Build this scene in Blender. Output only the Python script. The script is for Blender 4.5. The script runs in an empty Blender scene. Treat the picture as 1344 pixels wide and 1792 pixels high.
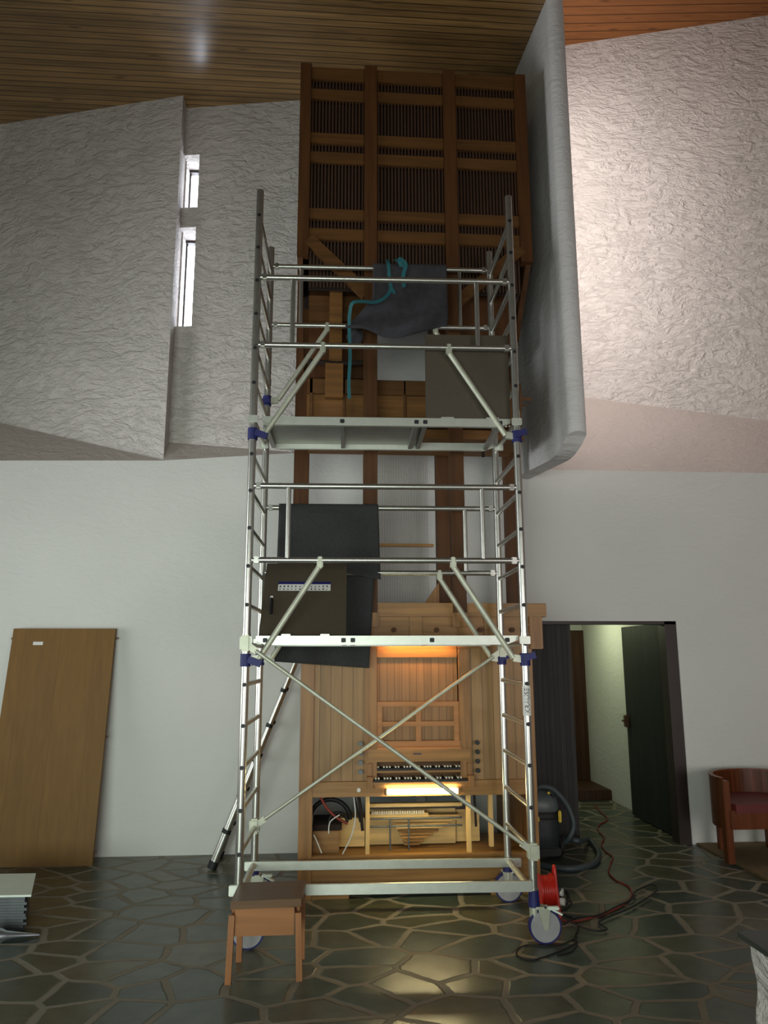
import bpy, bmesh, math, random
from mathutils import Vector, Matrix
random.seed(7)
sc = bpy.context.scene
R = math.radians

# ---------------------------------------------------------------- camera
F, PIT, YAW, ROLL, H = 1320.0, R(10.85), R(4.2), R(-.133), 1.70
fwd = Vector((math.sin(YAW)*math.cos(PIT), math.cos(YAW)*math.cos(PIT), math.sin(PIT)))
rt0 = Vector((math.cos(YAW), -math.sin(YAW), 0))
up0 = rt0.cross(fwd)
rt = rt0*math.cos(ROLL) + up0*math.sin(ROLL)
up = -rt0*math.sin(ROLL) + up0*math.cos(ROLL)
cd = bpy.data.cameras.new('camera'); cam = bpy.data.objects.new('camera', cd); sc.collection.objects.link(cam)
m3 = Matrix((rt, up, -fwd)).transposed(); cam.matrix_world = Matrix.Translation((0, 0, H)) @ m3.to_4x4()
cd.sensor_fit = 'VERTICAL'; cd.sensor_height = 36; cd.lens = F/1792*36; cd.clip_start = .05
sc.camera = cam

def ray(px, py):
    return rt*((px-672)/F) + fwd + up*(-(py-896)/F)
def atZ(px, py, z=0):
    r = ray(px, py); return Vector((0, 0, H)) + r*((z-H)/r.z)

# ---------------------------------------------------------------- world, exposure, lights
w = bpy.data.worlds.new('world'); sc.world = w; w.use_nodes = True
w.node_tree.nodes['Background'].inputs[0].default_value = (.75, .85, 1, 1)
w.node_tree.nodes['Background'].inputs[1].default_value = .15
sc.view_settings.view_transform = 'Standard'; sc.view_settings.look = 'None'
sc.view_settings.gamma = 1; sc.view_settings.use_curve_mapping = False
sc.view_settings.exposure = -0.2
def area(name, loc, aim, sx, sy, power, col, spread=180):
    l = bpy.data.lights.new(name, 'AREA'); l.shape = 'RECTANGLE'; l.size = sx; l.size_y = sy
    l.energy = power; l.color = col; l.spread = R(spread)
    o = bpy.data.objects.new(name, l); sc.collection.objects.link(o); o.location = loc
    o.rotation_euler = (Vector(aim)-Vector(loc)).to_track_quat('-Z', 'Y').to_euler()
    return o
area('daylight_rear_windows', (-2.2, -2.25, 1.35), (-1.8, 7, .5), 5.4, 2.1, 172, (.89, 1, .93), 108)
area('daylight_right_windows', (4.3, -2.25, 1.75), (3.4, 7, 1.9), 3.0, 2.6, 82, (1, .93, .93), 115)
area('left_fin_fill', (-5.85, 4.6, 2.6), (1.9, 6.3, 4.6), 3.4, 3.4, 92, (.93, .96, 1), 80)  # unseen fill lamp added to brighten the fin's left face
area('daylight_recess_window', (2.14, 6.8, 6.6), (4.6, 8.15, 6.6), .48, 3.5, 80, (1, .9, .87), 175)
area('corridor_light', (2.75, 8.9, 2.26), (3.4, 8.9, 1.4), .6, .3, 9, (.9, 1, .62))

# ---------------------------------------------------------------- materials
def new_mat(name):
    m = bpy.data.materials.new(name); m.use_nodes = True
    nt = m.node_tree; b = nt.nodes['Principled BSDF']
    return m, nt, b
def N(nt, t, **k):
    n = nt.nodes.new(t)
    for a, v in k.items():
        if a in n.inputs.keys() if False else False: pass
        setattr(n, a, v)
    return n
def srgb(r, g, b):
    f = lambda c: (c/255/12.92) if c/255 <= .04045 else ((c/255+.055)/1.055)**2.4
    return (f(r), f(g), f(b), 1)
def simple(name, col, rough=.5, metal=0, noise=.12, scale=12, bump=0, coat=0):
    m, nt, b = new_mat(name); c = srgb(*col)
    tc = N(nt, 'ShaderNodeTexCoord'); no = N(nt, 'ShaderNodeTexNoise'); no.inputs['Scale'].default_value = scale
    no.inputs['Detail'].default_value = 5
    nt.links.new(tc.outputs['Object'], no.inputs['Vector'])
    cr = N(nt, 'ShaderNodeValToRGB'); cr.color_ramp.elements[0].position = .3; cr.color_ramp.elements[1].position = .7
    cr.color_ramp.elements[0].color = tuple(x*(1-noise) for x in c[:3])+(1,)
    cr.color_ramp.elements[1].color = tuple(min(1, x*(1+noise)) for x in c[:3])+(1,)
    nt.links.new(no.outputs['Fac'], cr.inputs[0]); nt.links.new(cr.outputs[0], b.inputs['Base Color'])
    b.inputs['Roughness'].default_value = rough; b.inputs['Metallic'].default_value = metal
    if coat: b.inputs['Coat Weight'].default_value = coat
    if bump:
        bp = N(nt, 'ShaderNodeBump'); bp.inputs['Strength'].default_value = bump; bp.inputs['Distance'].default_value = .01
        nt.links.new(no.outputs['Fac'], bp.inputs['Height']); nt.links.new(bp.outputs[0], b.inputs['Normal'])
    return m
def plaster(name, col, strength, dist=.03, scale=4.5):
    """white render laid on with a trowel: short ridges in patches of changing direction"""
    m, nt, b = new_mat(name); L = nt.links
    tc = N(nt, 'ShaderNodeTexCoord')
    wn = N(nt, 'ShaderNodeTexNoise'); wn.inputs['Scale'].default_value = 1.3; wn.inputs['Detail'].default_value = 2
    L.new(tc.outputs['Object'], wn.inputs['Vector'])
    sub = N(nt, 'ShaderNodeVectorMath', operation='SUBTRACT'); sub.inputs[1].default_value = (.5, .5, .5); L.new(wn.outputs['Color'], sub.inputs[0])
    scl = N(nt, 'ShaderNodeVectorMath', operation='SCALE'); scl.inputs['Scale'].default_value = .35; L.new(sub.outputs[0], scl.inputs[0])
    add = N(nt, 'ShaderNodeVectorMath', operation='ADD'); L.new(tc.outputs['Object'], add.inputs[0]); L.new(scl.outputs[0], add.inputs[1])
    def strokes(rot, sc_, zs, off):
        mp = N(nt, 'ShaderNodeMapping'); mp.inputs['Rotation'].default_value = (0, R(rot), 0); mp.inputs['Scale'].default_value = (1, 1, zs); mp.inputs['Location'].default_value = (off, off, off)
        L.new(add.outputs[0], mp.inputs['Vector'])
        n1 = N(nt, 'ShaderNodeTexNoise'); n1.inputs['Scale'].default_value = sc_; n1.inputs['Detail'].default_value = 5; n1.inputs['Roughness'].default_value = .6; n1.inputs['Distortion'].default_value = .5
        L.new(mp.outputs[0], n1.inputs['Vector'])
        r1 = N(nt, 'ShaderNodeMapRange'); r1.inputs[1].default_value = .47; r1.inputs[2].default_value = .62; L.new(n1.outputs['Fac'], r1.inputs[0]); return r1.outputs[0]
    a1, a2, a3 = strokes(38, scale, 2.4, 0), strokes(-42, scale*.85, 2.6, 3), strokes(10, scale*1.7, 1.6, 7)
    nm = N(nt, 'ShaderNodeTexNoise'); nm.inputs['Scale'].default_value = 2.2; nm.inputs['Detail'].default_value = 2; L.new(tc.outputs['Object'], nm.inputs['Vector'])
    m1 = N(nt, 'ShaderNodeMapRange'); m1.inputs[1].default_value = .44; m1.inputs[2].default_value = .56; L.new(nm.outputs['Fac'], m1.inputs[0])
    mxx = N(nt, 'ShaderNodeMix', data_type='FLOAT'); L.new(m1.outputs[0], mxx.inputs[0]); L.new(a1, mxx.inputs[2]); L.new(a2, mxx.inputs[3])
    mx = N(nt, 'ShaderNodeMath', operation='MULTIPLY_ADD'); mx.inputs[1].default_value = .4; L.new(a3, mx.inputs[0]); L.new(mxx.outputs[0], mx.inputs[2])
    bp = N(nt, 'ShaderNodeBump'); bp.inputs['Strength'].default_value = strength; bp.inputs['Distance'].default_value = dist
    L.new(mx.outputs[0], bp.inputs['Height']); L.new(bp.outputs[0], b.inputs['Normal'])
    c = srgb(*col); cr = N(nt, 'ShaderNodeValToRGB'); cr.color_ramp.elements[0].position = .3; cr.color_ramp.elements[1].position = .65
    cr.color_ramp.elements[0].color = tuple(x*.93 for x in c[:3])+(1,); cr.color_ramp.elements[1].color = c
    n3 = N(nt, 'ShaderNodeTexNoise'); n3.inputs['Scale'].default_value = .8; L.new(tc.outputs['Object'], n3.inputs['Vector'])
    L.new(n3.outputs['Fac'], cr.inputs[0]); L.new(cr.outputs[0], b.inputs['Base Color'])
    b.inputs['Roughness'].default_value = .85; b.inputs['Specular IOR Level'].default_value = .2
    return m
def wood(name, col, axis='Z', plank=0, pax='X', rough=.45, var=.16, gap=.05, knots=False, coat=0, dark=.35, off=0):
    """grain along axis; plank > 0 draws the joints of boards of that width across pax"""
    m, nt, b = new_mat(name); L = nt.links; c = srgb(*col)
    tc = N(nt, 'ShaderNodeTexCoord'); sp = N(nt, 'ShaderNodeSeparateXYZ'); L.new(tc.outputs['Object'], sp.inputs[0])
    mp = N(nt, 'ShaderNodeMapping'); s = {'X': (.9, 16, 16), 'Y': (16, .9, 16), 'Z': (16, 16, .9)}[axis]
    mp.inputs['Scale'].default_value = s; L.new(tc.outputs['Object'], mp.inputs['Vector'])
    if plank:
        d = N(nt, 'ShaderNodeMath', operation='DIVIDE'); d.inputs[1].default_value = plank; L.new(sp.outputs[pax], d.inputs[0])
        a = N(nt, 'ShaderNodeMath', operation='ADD'); a.inputs[1].default_value = 100.0+off; L.new(d.outputs[0], a.inputs[0])
        fl = N(nt, 'ShaderNodeMath', operation='FLOOR'); L.new(a.outputs[0], fl.inputs[0])
        fr = N(nt, 'ShaderNodeMath', operation='FRACT'); L.new(a.outputs[0], fr.inputs[0])
        wn = N(nt, 'ShaderNodeTexWhiteNoise', noise_dimensions='1D'); L.new(fl.outputs[0], wn.inputs['W'])
        ad = N(nt, 'ShaderNodeVectorMath', operation='ADD'); L.new(mp.outputs[0], ad.inputs[0])
        sc2 = N(nt, 'ShaderNodeVectorMath', operation='SCALE'); sc2.inputs['Scale'].default_value = 30; L.new(wn.outputs['Color'], sc2.inputs[0])
        L.new(sc2.outputs[0], ad.inputs[1]); vec = ad.outputs[0]
    else: vec = mp.outputs[0]
    n1 = N(nt, 'ShaderNodeTexNoise'); n1.inputs['Scale'].default_value = 1.6; n1.inputs['Detail'].default_value = 6; n1.inputs['Distortion'].default_value = .6
    L.new(vec, n1.inputs['Vector'])
    cr = N(nt, 'ShaderNodeValToRGB'); cr.color_ramp.elements[0].position = .3; cr.color_ramp.elements[1].position = .72
    cr.color_ramp.elements[0].color = tuple(x*(1-var*2) for x in c[:3])+(1,); cr.color_ramp.elements[1].color = tuple(min(1, x*(1+var)) for x in c[:3])+(1,)
    L.new(n1.outputs['Fac'], cr.inputs[0]); out = cr.outputs[0]
    if plank:
        mr = N(nt, 'ShaderNodeMapRange'); mr.inputs[3].default_value = 1-var; mr.inputs[4].default_value = 1+var; L.new(wn.outputs['Value'], mr.inputs[0])
        mu = N(nt, 'ShaderNodeVectorMath', operation='SCALE'); L.new(out, mu.inputs[0]); L.new(mr.outputs[0], mu.inputs['Scale']); out = mu.outputs[0]
        lt = N(nt, 'ShaderNodeMath', operation='LESS_THAN'); lt.inputs[1].default_value = gap; L.new(fr.outputs[0], lt.inputs[0])
        mi = N(nt, 'ShaderNodeMix', data_type='RGBA'); L.new(lt.outputs[0], mi.inputs[0]); L.new(out, mi.inputs[6])
        mi.inputs[7].default_value = tuple(x*dark for x in c[:3])+(1,); out = mi.outputs[2]
        bp = N(nt, 'ShaderNodeBump', invert=True); bp.inputs['Strength'].default_value = .7; bp.inputs['Distance'].default_value = .006
        L.new(lt.outputs[0], bp.inputs['Height']); L.new(bp.outputs[0], b.inputs['Normal'])
    if knots:
        mk = N(nt, 'ShaderNodeMapping'); mk.inputs['Scale'].default_value = (1.6, 8, 1) if axis == 'X' else (8, 8, 1.6)
        L.new(tc.outputs['Object'], mk.inputs['Vector'])
        vo = N(nt, 'ShaderNodeTexVoronoi'); vo.inputs['Scale'].default_value = 1.2; L.new(mk.outputs[0], vo.inputs['Vector'])
        l2 = N(nt, 'ShaderNodeMapRange'); l2.inputs[1].default_value = .06; l2.inputs[2].default_value = .17; L.new(vo.outputs['Distance'], l2.inputs[0])
        mi2 = N(nt, 'ShaderNodeMix', data_type='RGBA'); L.new(l2.outputs[0], mi2.inputs[0]); L.new(out, mi2.inputs[7])
        mi2.inputs[6].default_value = tuple(x*.4 for x in c[:3])+(1,); out = mi2.outputs[2]
    L.new(out, b.inputs['Base Color']); b.inputs['Roughness'].default_value = rough; b.inputs['Specular IOR Level'].default_value = .3
    if coat: b.inputs['Coat Weight'].default_value = coat; b.inputs['Coat Roughness'].default_value = .21
    return m
def slate(name):
    m, nt, b = new_mat(name); L = nt.links
    tc = N(nt, 'ShaderNodeTexCoord')
    wn = N(nt, 'ShaderNodeTexNoise'); wn.inputs['Scale'].default_value = 1.5; wn.inputs['Detail'].default_value = 3; L.new(tc.outputs['Object'], wn.inputs['Vector'])
    sb = N(nt, 'ShaderNodeVectorMath', operation='SUBTRACT'); sb.inputs[1].default_value = (.5, .5, .5); L.new(wn.outputs['Color'], sb.inputs[0])
    sl = N(nt, 'ShaderNodeVectorMath', operation='SCALE'); sl.inputs['Scale'].default_value = .13; L.new(sb.outputs[0], sl.inputs[0])
    ad = N(nt, 'ShaderNodeVectorMath', operation='ADD'); L.new(tc.outputs['Object'], ad.inputs[0]); L.new(sl.outputs[0], ad.inputs[1])
    mp = N(nt, 'ShaderNodeMapping'); mp.inputs['Rotation'].default_value = (0, 0, R(24)); mp.inputs['Scale'].default_value = (2.9, 3.7, 0); L.new(ad.outputs[0], mp.inputs['Vector'])
    ve = N(nt, 'ShaderNodeTexVoronoi', feature='DISTANCE_TO_EDGE', voronoi_dimensions='2D'); ve.inputs['Scale'].default_value = 1; L.new(mp.outputs[0], ve.inputs['Vector'])
    vc = N(nt, 'ShaderNodeTexVoronoi', voronoi_dimensions='2D'); vc.inputs['Scale'].default_value = 1; L.new(mp.outputs[0], vc.inputs['Vector'])
    n2 = N(nt, 'ShaderNodeTexNoise'); n2.inputs['Scale'].default_value = 9; n2.inputs['Detail'].default_value = 7; L.new(tc.outputs['Object'], n2.inputs['Vector'])
    # stone colour: green grey to rusty brown, each slab its own
    cr = N(nt, 'ShaderNodeValToRGB'); e = cr.color_ramp.elements
    e[0].position = 0; e[0].color = srgb(56, 66, 58); e[1].position = 1; e[1].color = srgb(92, 88, 70)
    x = e.new(.35); x.color = srgb(70, 80, 71); x = e.new(.7); x.color = srgb(80, 82, 64)
    sx = N(nt, 'ShaderNodeSeparateColor'); L.new(vc.outputs['Color'], sx.inputs[0]); L.new(sx.outputs[0], cr.inputs[0])
    mr = N(nt, 'ShaderNodeMapRange'); mr.inputs[1].default_value = .3; mr.inputs[2].default_value = .7; mr.inputs[3].default_value = .72; mr.inputs[4].default_value = 1.22; L.new(n2.outputs['Fac'], mr.inputs[0])
    mu = N(nt, 'ShaderNodeVectorMath', operation='SCALE'); L.new(cr.outputs[0], mu.inputs[0]); L.new(mr.outputs[0], mu.inputs['Scale'])
    # joint mask, ragged
    nj = N(nt, 'ShaderNodeTexNoise'); nj.inputs['Scale'].default_value = 22; L.new(tc.outputs['Object'], nj.inputs['Vector'])
    ms = N(nt, 'ShaderNodeMath', operation='MULTIPLY_ADD'); ms.inputs[1].default_value = -.045; L.new(nj.outputs['Fac'], ms.inputs[0]); L.new(ve.outputs['Distance'], ms.inputs[2])
    jm = N(nt, 'ShaderNodeMapRange'); jm.inputs[1].default_value = .022; jm.inputs[2].default_value = .052; L.new(ms.outputs[0], jm.inputs[0])
    mi = N(nt, 'ShaderNodeMix', data_type='RGBA'); L.new(jm.outputs[0], mi.inputs[0]); mi.inputs[6].default_value = srgb(124, 117, 102); L.new(mu.outputs[0], mi.inputs[7])
    L.new(mi.outputs[2], b.inputs['Base Color'])
    rr = N(nt, 'ShaderNodeMapRange'); rr.inputs[3].default_value = .7; rr.inputs[4].default_value = .31; L.new(jm.outputs[0], rr.inputs[0]); L.new(rr.outputs[0], b.inputs['Roughness'])
    ha = N(nt, 'ShaderNodeMath', operation='MULTIPLY_ADD'); ha.inputs[1].default_value = .45; L.new(n2.outputs['Fac'], ha.inputs[0]); L.new(jm.outputs[0], ha.inputs[2])
    bp = N(nt, 'ShaderNodeBump'); bp.inputs['Strength'].default_value = .5; bp.inputs['Distance'].default_value = .012; L.new(ha.outputs[0], bp.inputs['Height']); L.new(bp.outputs[0], b.inputs['Normal'])
    return m
def glow(name, col, strength, varied=False):
    m, nt, b = new_mat(name)
    b.inputs['Base Color'].default_value = (.8, .8, .8, 1)
    b.inputs['Emission Color'].default_value = (*col, 1); b.inputs['Emission Strength'].default_value = strength
    if varied:
        tc = N(nt, 'ShaderNodeTexCoord'); n = N(nt, 'ShaderNodeTexNoise'); n.inputs['Scale'].default_value = 14
        nt.links.new(tc.outputs['Object'], n.inputs['Vector']); r = N(nt, 'ShaderNodeMapRange')
        r.inputs[1].default_value = .4; r.inputs[2].default_value = .6; r.inputs[3].default_value = strength*.45; r.inputs[4].default_value = strength*1.3
        nt.links.new(n.outputs['Fac'], r.inputs[0]); nt.links.new(r.outputs[0], b.inputs['Emission Strength'])
    return m

M = {}
M['plaster_rough'] = plaster('rough_white_plaster', (206, 199, 193), .6, .03, 6.5)
M['plaster_smooth'] = plaster('smooth_white_plaster', (206, 206, 200), .16, .015, 7)
M['plaster_fin'] = plaster('fin_white_plaster', (212, 210, 208), .35, .02, 7)
M['ledge'] = plaster('dusty_shaded_ledge_plaster', (186, 175, 168), .3, .02, 9)  # darker pinkish tone holds shade and ceiling bounce as well as dust
M['ceil'] = wood('ceiling_boards', (156, 121, 74), 'X', .076, 'Y', rough=.42, var=.2, gap=.13, knots=True, coat=1, dark=.15)
M['ceil2'] = wood('ceiling_boards_orange', (140, 90, 50), 'X', .12, 'Y', rough=.5, var=.1, gap=.09, knots=True, dark=.25)
M['slate'] = slate('slate_crazy_paving')
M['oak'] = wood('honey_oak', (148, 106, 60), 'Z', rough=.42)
M['oak_h'] = wood('honey_oak_horizontal', (150, 110, 62), 'X', rough=.42)
M['oak_plank'] = wood('oak_boarding', (146, 113, 72), 'Z', .082, 'X', rough=.45, var=.1, gap=.05, dark=.4)
M['oak_plank_n'] = wood('narrow_oak_boarding', (148, 113, 72), 'Z', .057, 'X', rough=.45, var=.1, gap=.06, dark=.4)
M['oak_case'] = wood('oak_case', (82, 50, 21), 'Z', rough=.6)  # same oak as the console, colour darkened for the shade up high
M['oak_shaded_h'] = wood('oak_rails_shaded', (94, 62, 28), 'X', rough=.6)  # rail oak, shade of the upper case put into the colour
M['oak_chest'] = wood('oak_wind_chest', (122, 84, 42), 'X', rough=.6)
M['tracker'] = simple('pale_tracker_wood', (128, 118, 104), .6)
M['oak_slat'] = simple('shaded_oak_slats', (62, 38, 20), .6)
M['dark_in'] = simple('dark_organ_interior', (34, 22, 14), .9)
M['orange_wood'] = wood('orange_desk_wood', (172, 118, 66), 'X', rough=.4, var=.08)
M['veneer'] = wood('brown_veneer', (116, 84, 38), 'Z', .31, 'X', rough=.6, var=.07, gap=.006, dark=.7)
M['stool_top'] = wood('dark_stool_top', (98, 72, 46), 'X', rough=.4, var=.1)
M['stool'] = wood('reddish_beech', (146, 98, 58), 'X', rough=.4, var=.1)
M['stool_leg'] = wood('reddish_beech_leg', (144, 94, 54), 'Z', rough=.4, var=.1)
M['chairwood'] = wood('red_brown_chair_wood', (92, 46, 20), 'Z', .045, 'X', rough=.35, var=.2, gap=.03)
M['chairwood_plain'] = wood('red_brown_wood', (100, 52, 22), 'Z', rough=.35, var=.14)
M['darkboard'] = wood('dark_stained_boards', (50, 46, 42), 'Z', .05, 'X', rough=.6, var=.22, gap=.12, dark=.3)
M['doorblack'] = wood('black_green_boards', (36, 42, 36), 'Z', .06, 'Y', rough=.6, var=.15, gap=.1, dark=.3)
M['doorbrown'] = wood('brown_boarded_door', (74, 46, 28), 'Z', .07, 'X', rough=.55, gap=.08)
M['alu'] = simple('aluminium', (188, 188, 180), .3, .92, .06, 30)
M['alu_flat'] = simple('pale_aluminium', (190, 193, 182), .42, .7, .05, 20)
M['alu_dull'] = simple('dull_aluminium_deck', (150, 150, 142), .45, .8, .1, 6)
M['castplate'] = simple('cast_metal', (178, 180, 162), .5, .5)
M['black'] = simple('black_rubber', (14, 14, 15), .6)
M['blue'] = simple('navy_plastic', (16, 20, 84), .6)
M['wheelgrey'] = simple('grey_wheel', (150, 148, 148), .5)
M['white'] = simple('white_paint', (214, 224, 210), .5, noise=.03)
M['paper'] = simple('white_sticker', (205, 205, 198), .5, noise=.03)
M['ink'] = simple('dark_ink', (52, 48, 66), .6)
M['hatch'] = simple('brown_phenolic_board', (70, 62, 50), .45, 0, .08, 40)
M['felt'] = simple('charcoal_felt', (43, 44, 43), .95, 0, .16, 60, .5)
M['blanket'] = simple('charcoal_blanket', (50, 49, 53), .95, 0, .2, 20, .4)
M['teal'] = simple('teal_strap', (26, 92, 98), .7)
M['red'] = simple('red_plastic', (186, 34, 22), .4)
M['cord'] = simple('orange_red_cord', (122, 44, 30), .6)
M['vac'] = simple('dark_grey_plastic', (44, 50, 50), .45)
M['vac2'] = simple('mid_grey_plastic', (84, 92, 92), .4)
M['yellow'] = simple('yellow_plastic', (224, 190, 50), .4)
M['hose'] = simple('grey_ribbed_hose', (58, 68, 70), .5)
M['slab'] = simple('dark_slate_slab', (46, 54, 48), .45)
M['carpet'] = simple('brown_carpet', (112, 94, 62), .95, 0, .15, 40, .4)
M['leather'] = simple('dark_red_cushion', (92, 26, 22), .6)
M['brass'] = simple('bronze_metal', (110, 80, 60), .4, .8)
M['bone'] = simple('ivory_keys', (226, 214, 186), .4)
M['palewood'] = wood('pale_spruce', (206, 172, 112), 'X', rough=.55, var=.08)
M['palewood_v'] = wood('pale_spruce_upright', (206, 170, 108), 'Z', rough=.55, var=.08)
M['glass_lit'] = glow('bright_textured_glass', (.78, .86, 1), 15.0, True)
M['glass_lit2'] = glow('bright_recess_glass', (1, .93, .9), 3.0)
M['tube'] = glow('warm_white_tube', (1, .84, .42), 62.0)
M['tube2'] = glow('orange_tube', (1, .52, .16), 60.0)
M['pipemetal'] = simple('tin_pipe', (170, 180, 186), .28, .95)
M['pipedull'] = simple('dull_pipe', (92, 96, 98), .45, .6)
M['doorframe'] = simple('dark_brown_frame', (40, 28, 20), .5)

# ---------------------------------------------------------------- mesh helpers
class MB:
    def __init__(s): s.v = []; s.f = []; s.m = []; s.k = 0; s.sm = []; s.smooth = False
    def add(s, vs, fs):
        n = len(s.v); s.v += [tuple(x) for x in vs]
        for f in fs: s.f.append(tuple(n+i for i in f)); s.m.append(s.k); s.sm.append(s.smooth)
        return s
    def box(s, a, b, bev=0):
        x0, y0, z0 = [min(a[i], b[i]) for i in range(3)]; x1, y1, z1 = [max(a[i], b[i]) for i in range(3)]
        e = min(bev, (x1-x0)*.45, (y1-y0)*.45, (z1-z0)*.45)
        if e > 0:
            bm = bmesh.new(); bmesh.ops.create_cube(bm, size=1)
            for q in bm.verts: q.co = Vector(((x0+x1)/2+q.co.x*(x1-x0), (y0+y1)/2+q.co.y*(y1-y0), (z0+z1)/2+q.co.z*(z1-z0)))
            bmesh.ops.bevel(bm, geom=bm.edges[:], offset=e, segments=2, affect='EDGES')
            bm.verts.ensure_lookup_table()
            s.add([q.co for q in bm.verts], [[q.index for q in f.verts] for f in bm.faces]); bm.free(); return s
        return s.add([(x0,y0,z0),(x1,y0,z0),(x1,y1,z0),(x0,y1,z0),(x0,y0,z1),(x1,y0,z1),(x1,y1,z1),(x0,y1,z1)],
                     [(0,3,2,1),(4,5,6,7),(0,1,5,4),(1,2,6,5),(2,3,7,6),(3,0,4,7)])
    def bar(s, p, q, w, d, upv=(0,0,1)):
        """rectangular bar between two points: w across upv x direction, d along upv"""
        p, q = Vector(p), Vector(q); t = (q-p).normalized(); u = Vector(upv)
        a = t.cross(u).normalized(); b = a.cross(t).normalized()
        vs = [c+a*(i*w/2)+b*(j*d/2) for c in (p, q) for i, j in ((-1,-1),(1,-1),(1,1),(-1,1))]
        return s.add(vs, [(0,1,2,3),(7,6,5,4),(0,4,5,1),(1,5,6,2),(2,6,7,3),(3,7,4,0)])
    def prism(s, pts, d):
        """closed outline (3-D points) pushed along the vector d"""
        n = len(pts); d = Vector(d); pts = [Vector(p) for p in pts]
        return s.add(pts+[p+d for p in pts], [tuple(range(n)), tuple(reversed(range(n, 2*n)))]+[(i, (i+1) % n+0, (i+1) % n+n, i+n)[::-1] for i in range(n)])
    def tube(s, pts, r, n=12, cap=True, radii=None):
        pts = [Vector(p) for p in pts]; k = len(pts); vs = []; old = s.smooth; s.smooth = True
        t0 = (pts[1]-pts[0]).normalized(); a = t0.orthogonal().normalized()
        for i, p in enumerate(pts):
            t = (pts[min(i+1, k-1)]-pts[max(i-1, 0)]).normalized()
            a = (a-t*a.dot(t)); a = a.normalized() if a.length > 1e-6 else t.orthogonal().normalized()
            b = t.cross(a); rr = radii[i] if radii else r
            vs += [p+a*(rr*math.cos(2*math.pi*j/n))+b*(rr*math.sin(2*math.pi*j/n)) for j in range(n)]
        fs = [(i*n+j, i*n+(j+1) % n, (i+1)*n+(j+1) % n, (i+1)*n+j) for i in range(k-1) for j in range(n)]
        s.add(vs, fs)
        if cap:
            s.smooth = False; s.add(vs[:n], [tuple(reversed(range(n)))]); s.add(vs[-n:], [tuple(range(n))])
        s.smooth = old; return s
    def disc(s, c, nrm, r, th, n=24):
        c, d = Vector(c), Vector(nrm).normalized()*th/2
        return s.tube([c-d, c+d], r, n)
    def grid(s, fn, nu, nv):
        vs = [fn(i/nu, j/nv) for j in range(nv+1) for i in range(nu+1)]; o = s.smooth; s.smooth = True
        s.add(vs, [(j*(nu+1)+i, j*(nu+1)+i+1, (j+1)*(nu+1)+i+1, (j+1)*(nu+1)+i) for j in range(nv) for i in range(nu)]); s.smooth = o; return s
    def build(s, name, mat, parent=None, shift=None):
        me = bpy.data.meshes.new(name); sh = Vector(shift) if shift is not None else (parent.location if parent is not None and parent.get('world_parts') else Vector())
        me.from_pydata([Vector(x)-sh for x in s.v], [], s.f)
        mats = mat if isinstance(mat, (list, tuple)) else [mat]
        for q in mats: me.materials.append(M[q])
        me.polygons.foreach_set('material_index', s.m); me.polygons.foreach_set('use_smooth', s.sm)
        bm = bmesh.new(); bm.from_mesh(me); bmesh.ops.remove_doubles(bm, verts=bm.verts, dist=1e-5) if False else None
        bmesh.ops.recalc_face_normals(bm, faces=bm.faces); bm.to_mesh(me); bm.free(); me.update()
        o = bpy.data.objects.new(name, me); sc.collection.objects.link(o)
        if parent is not None: o.parent = parent
        elif shift is not None: o.location = sh
        return o
def thing(name, label, cat, loc=(0,0,0), rz=0, group=None, world=True):
    o = bpy.data.objects.new(name, None); sc.collection.objects.link(o); o.location = loc; o.rotation_euler = (0, 0, rz)
    o.empty_display_size = .1; tag(o, label, cat, group)
    if world: o['world_parts'] = True
    return o
def tag(o, label, cat, group=None):
    o['label'] = label; o['category'] = cat
    if group: o['group'] = group
    return o
def struct(o): o['kind'] = 'structure'; return o
def spline(pts, n=8):
    pts = [Vector(p) for p in pts]; out = []
    for i in range(len(pts)-1):
        p0, p1, p2, p3 = pts[max(i-1, 0)], pts[i], pts[i+1], pts[min(i+2, len(pts)-1)]
        for k in range(n):
            t = k/n; out.append(.5*((2*p1)+(p2-p0)*t+(2*p0-5*p1+4*p2-p3)*t*t+(3*p1-p0-3*p2+p3)*t**3))
    return out+[pts[-1]]

# ================================================================ SETTING
W = 7.14; ZC = 7.556
mb = MB(); mb.box((-6.2, -2.6, -.12), (8.2, 12, 0)); struct(mb.build('floor', 'slate'))
mb = MB(); mb.box((-6.2, -2.6, ZC), (2.02, 9, ZC+.15)); struct(mb.build('ceiling', 'ceil'))
# higher ceiling over the bright recess, right of the hanging fin
zr = lambda x: 9.12+.09*(x-2.81)
mb = MB(); mb.add([(2.0, -2.6, zr(2)), (8.2, -2.6, zr(8.2)), (8.2, 9, zr(8.2)), (2.0, 9, zr(2.0)),
                   (2.0, -2.6, zr(2)+.15), (8.2, -2.6, zr(8.2)+.15), (8.2, 9, zr(8.2)+.15), (2.0, 9, zr(2.0)+.15)],
                  [(0,1,2,3),(7,6,5,4),(0,4,5,1),(1,5,6,2),(2,6,7,3),(3,7,4,0)])
struct(mb.build('ceiling_right', 'ceil2'))
# back wall up to the ledge, full height behind the organ, with the doorway
DX0, DX1, DZ = 1.72, 3.354, 2.03
mb = MB()
pts = [(-6.2, 0), (DX0, 0), (DX0, DZ), (DX1, DZ), (DX1, 0), (8.2, 0), (8.2, 3.52), (2.17, 3.52), (2.17, ZC), (-.30, ZC), (-.30, 3.65), (-1.6, 3.55), (-6.2, 3.47)]
mb.prism([(x, W, z) for x, z in pts], (0, .22, 0)); struct(mb.build('wall_back', 'plaster_smooth'))
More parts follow.
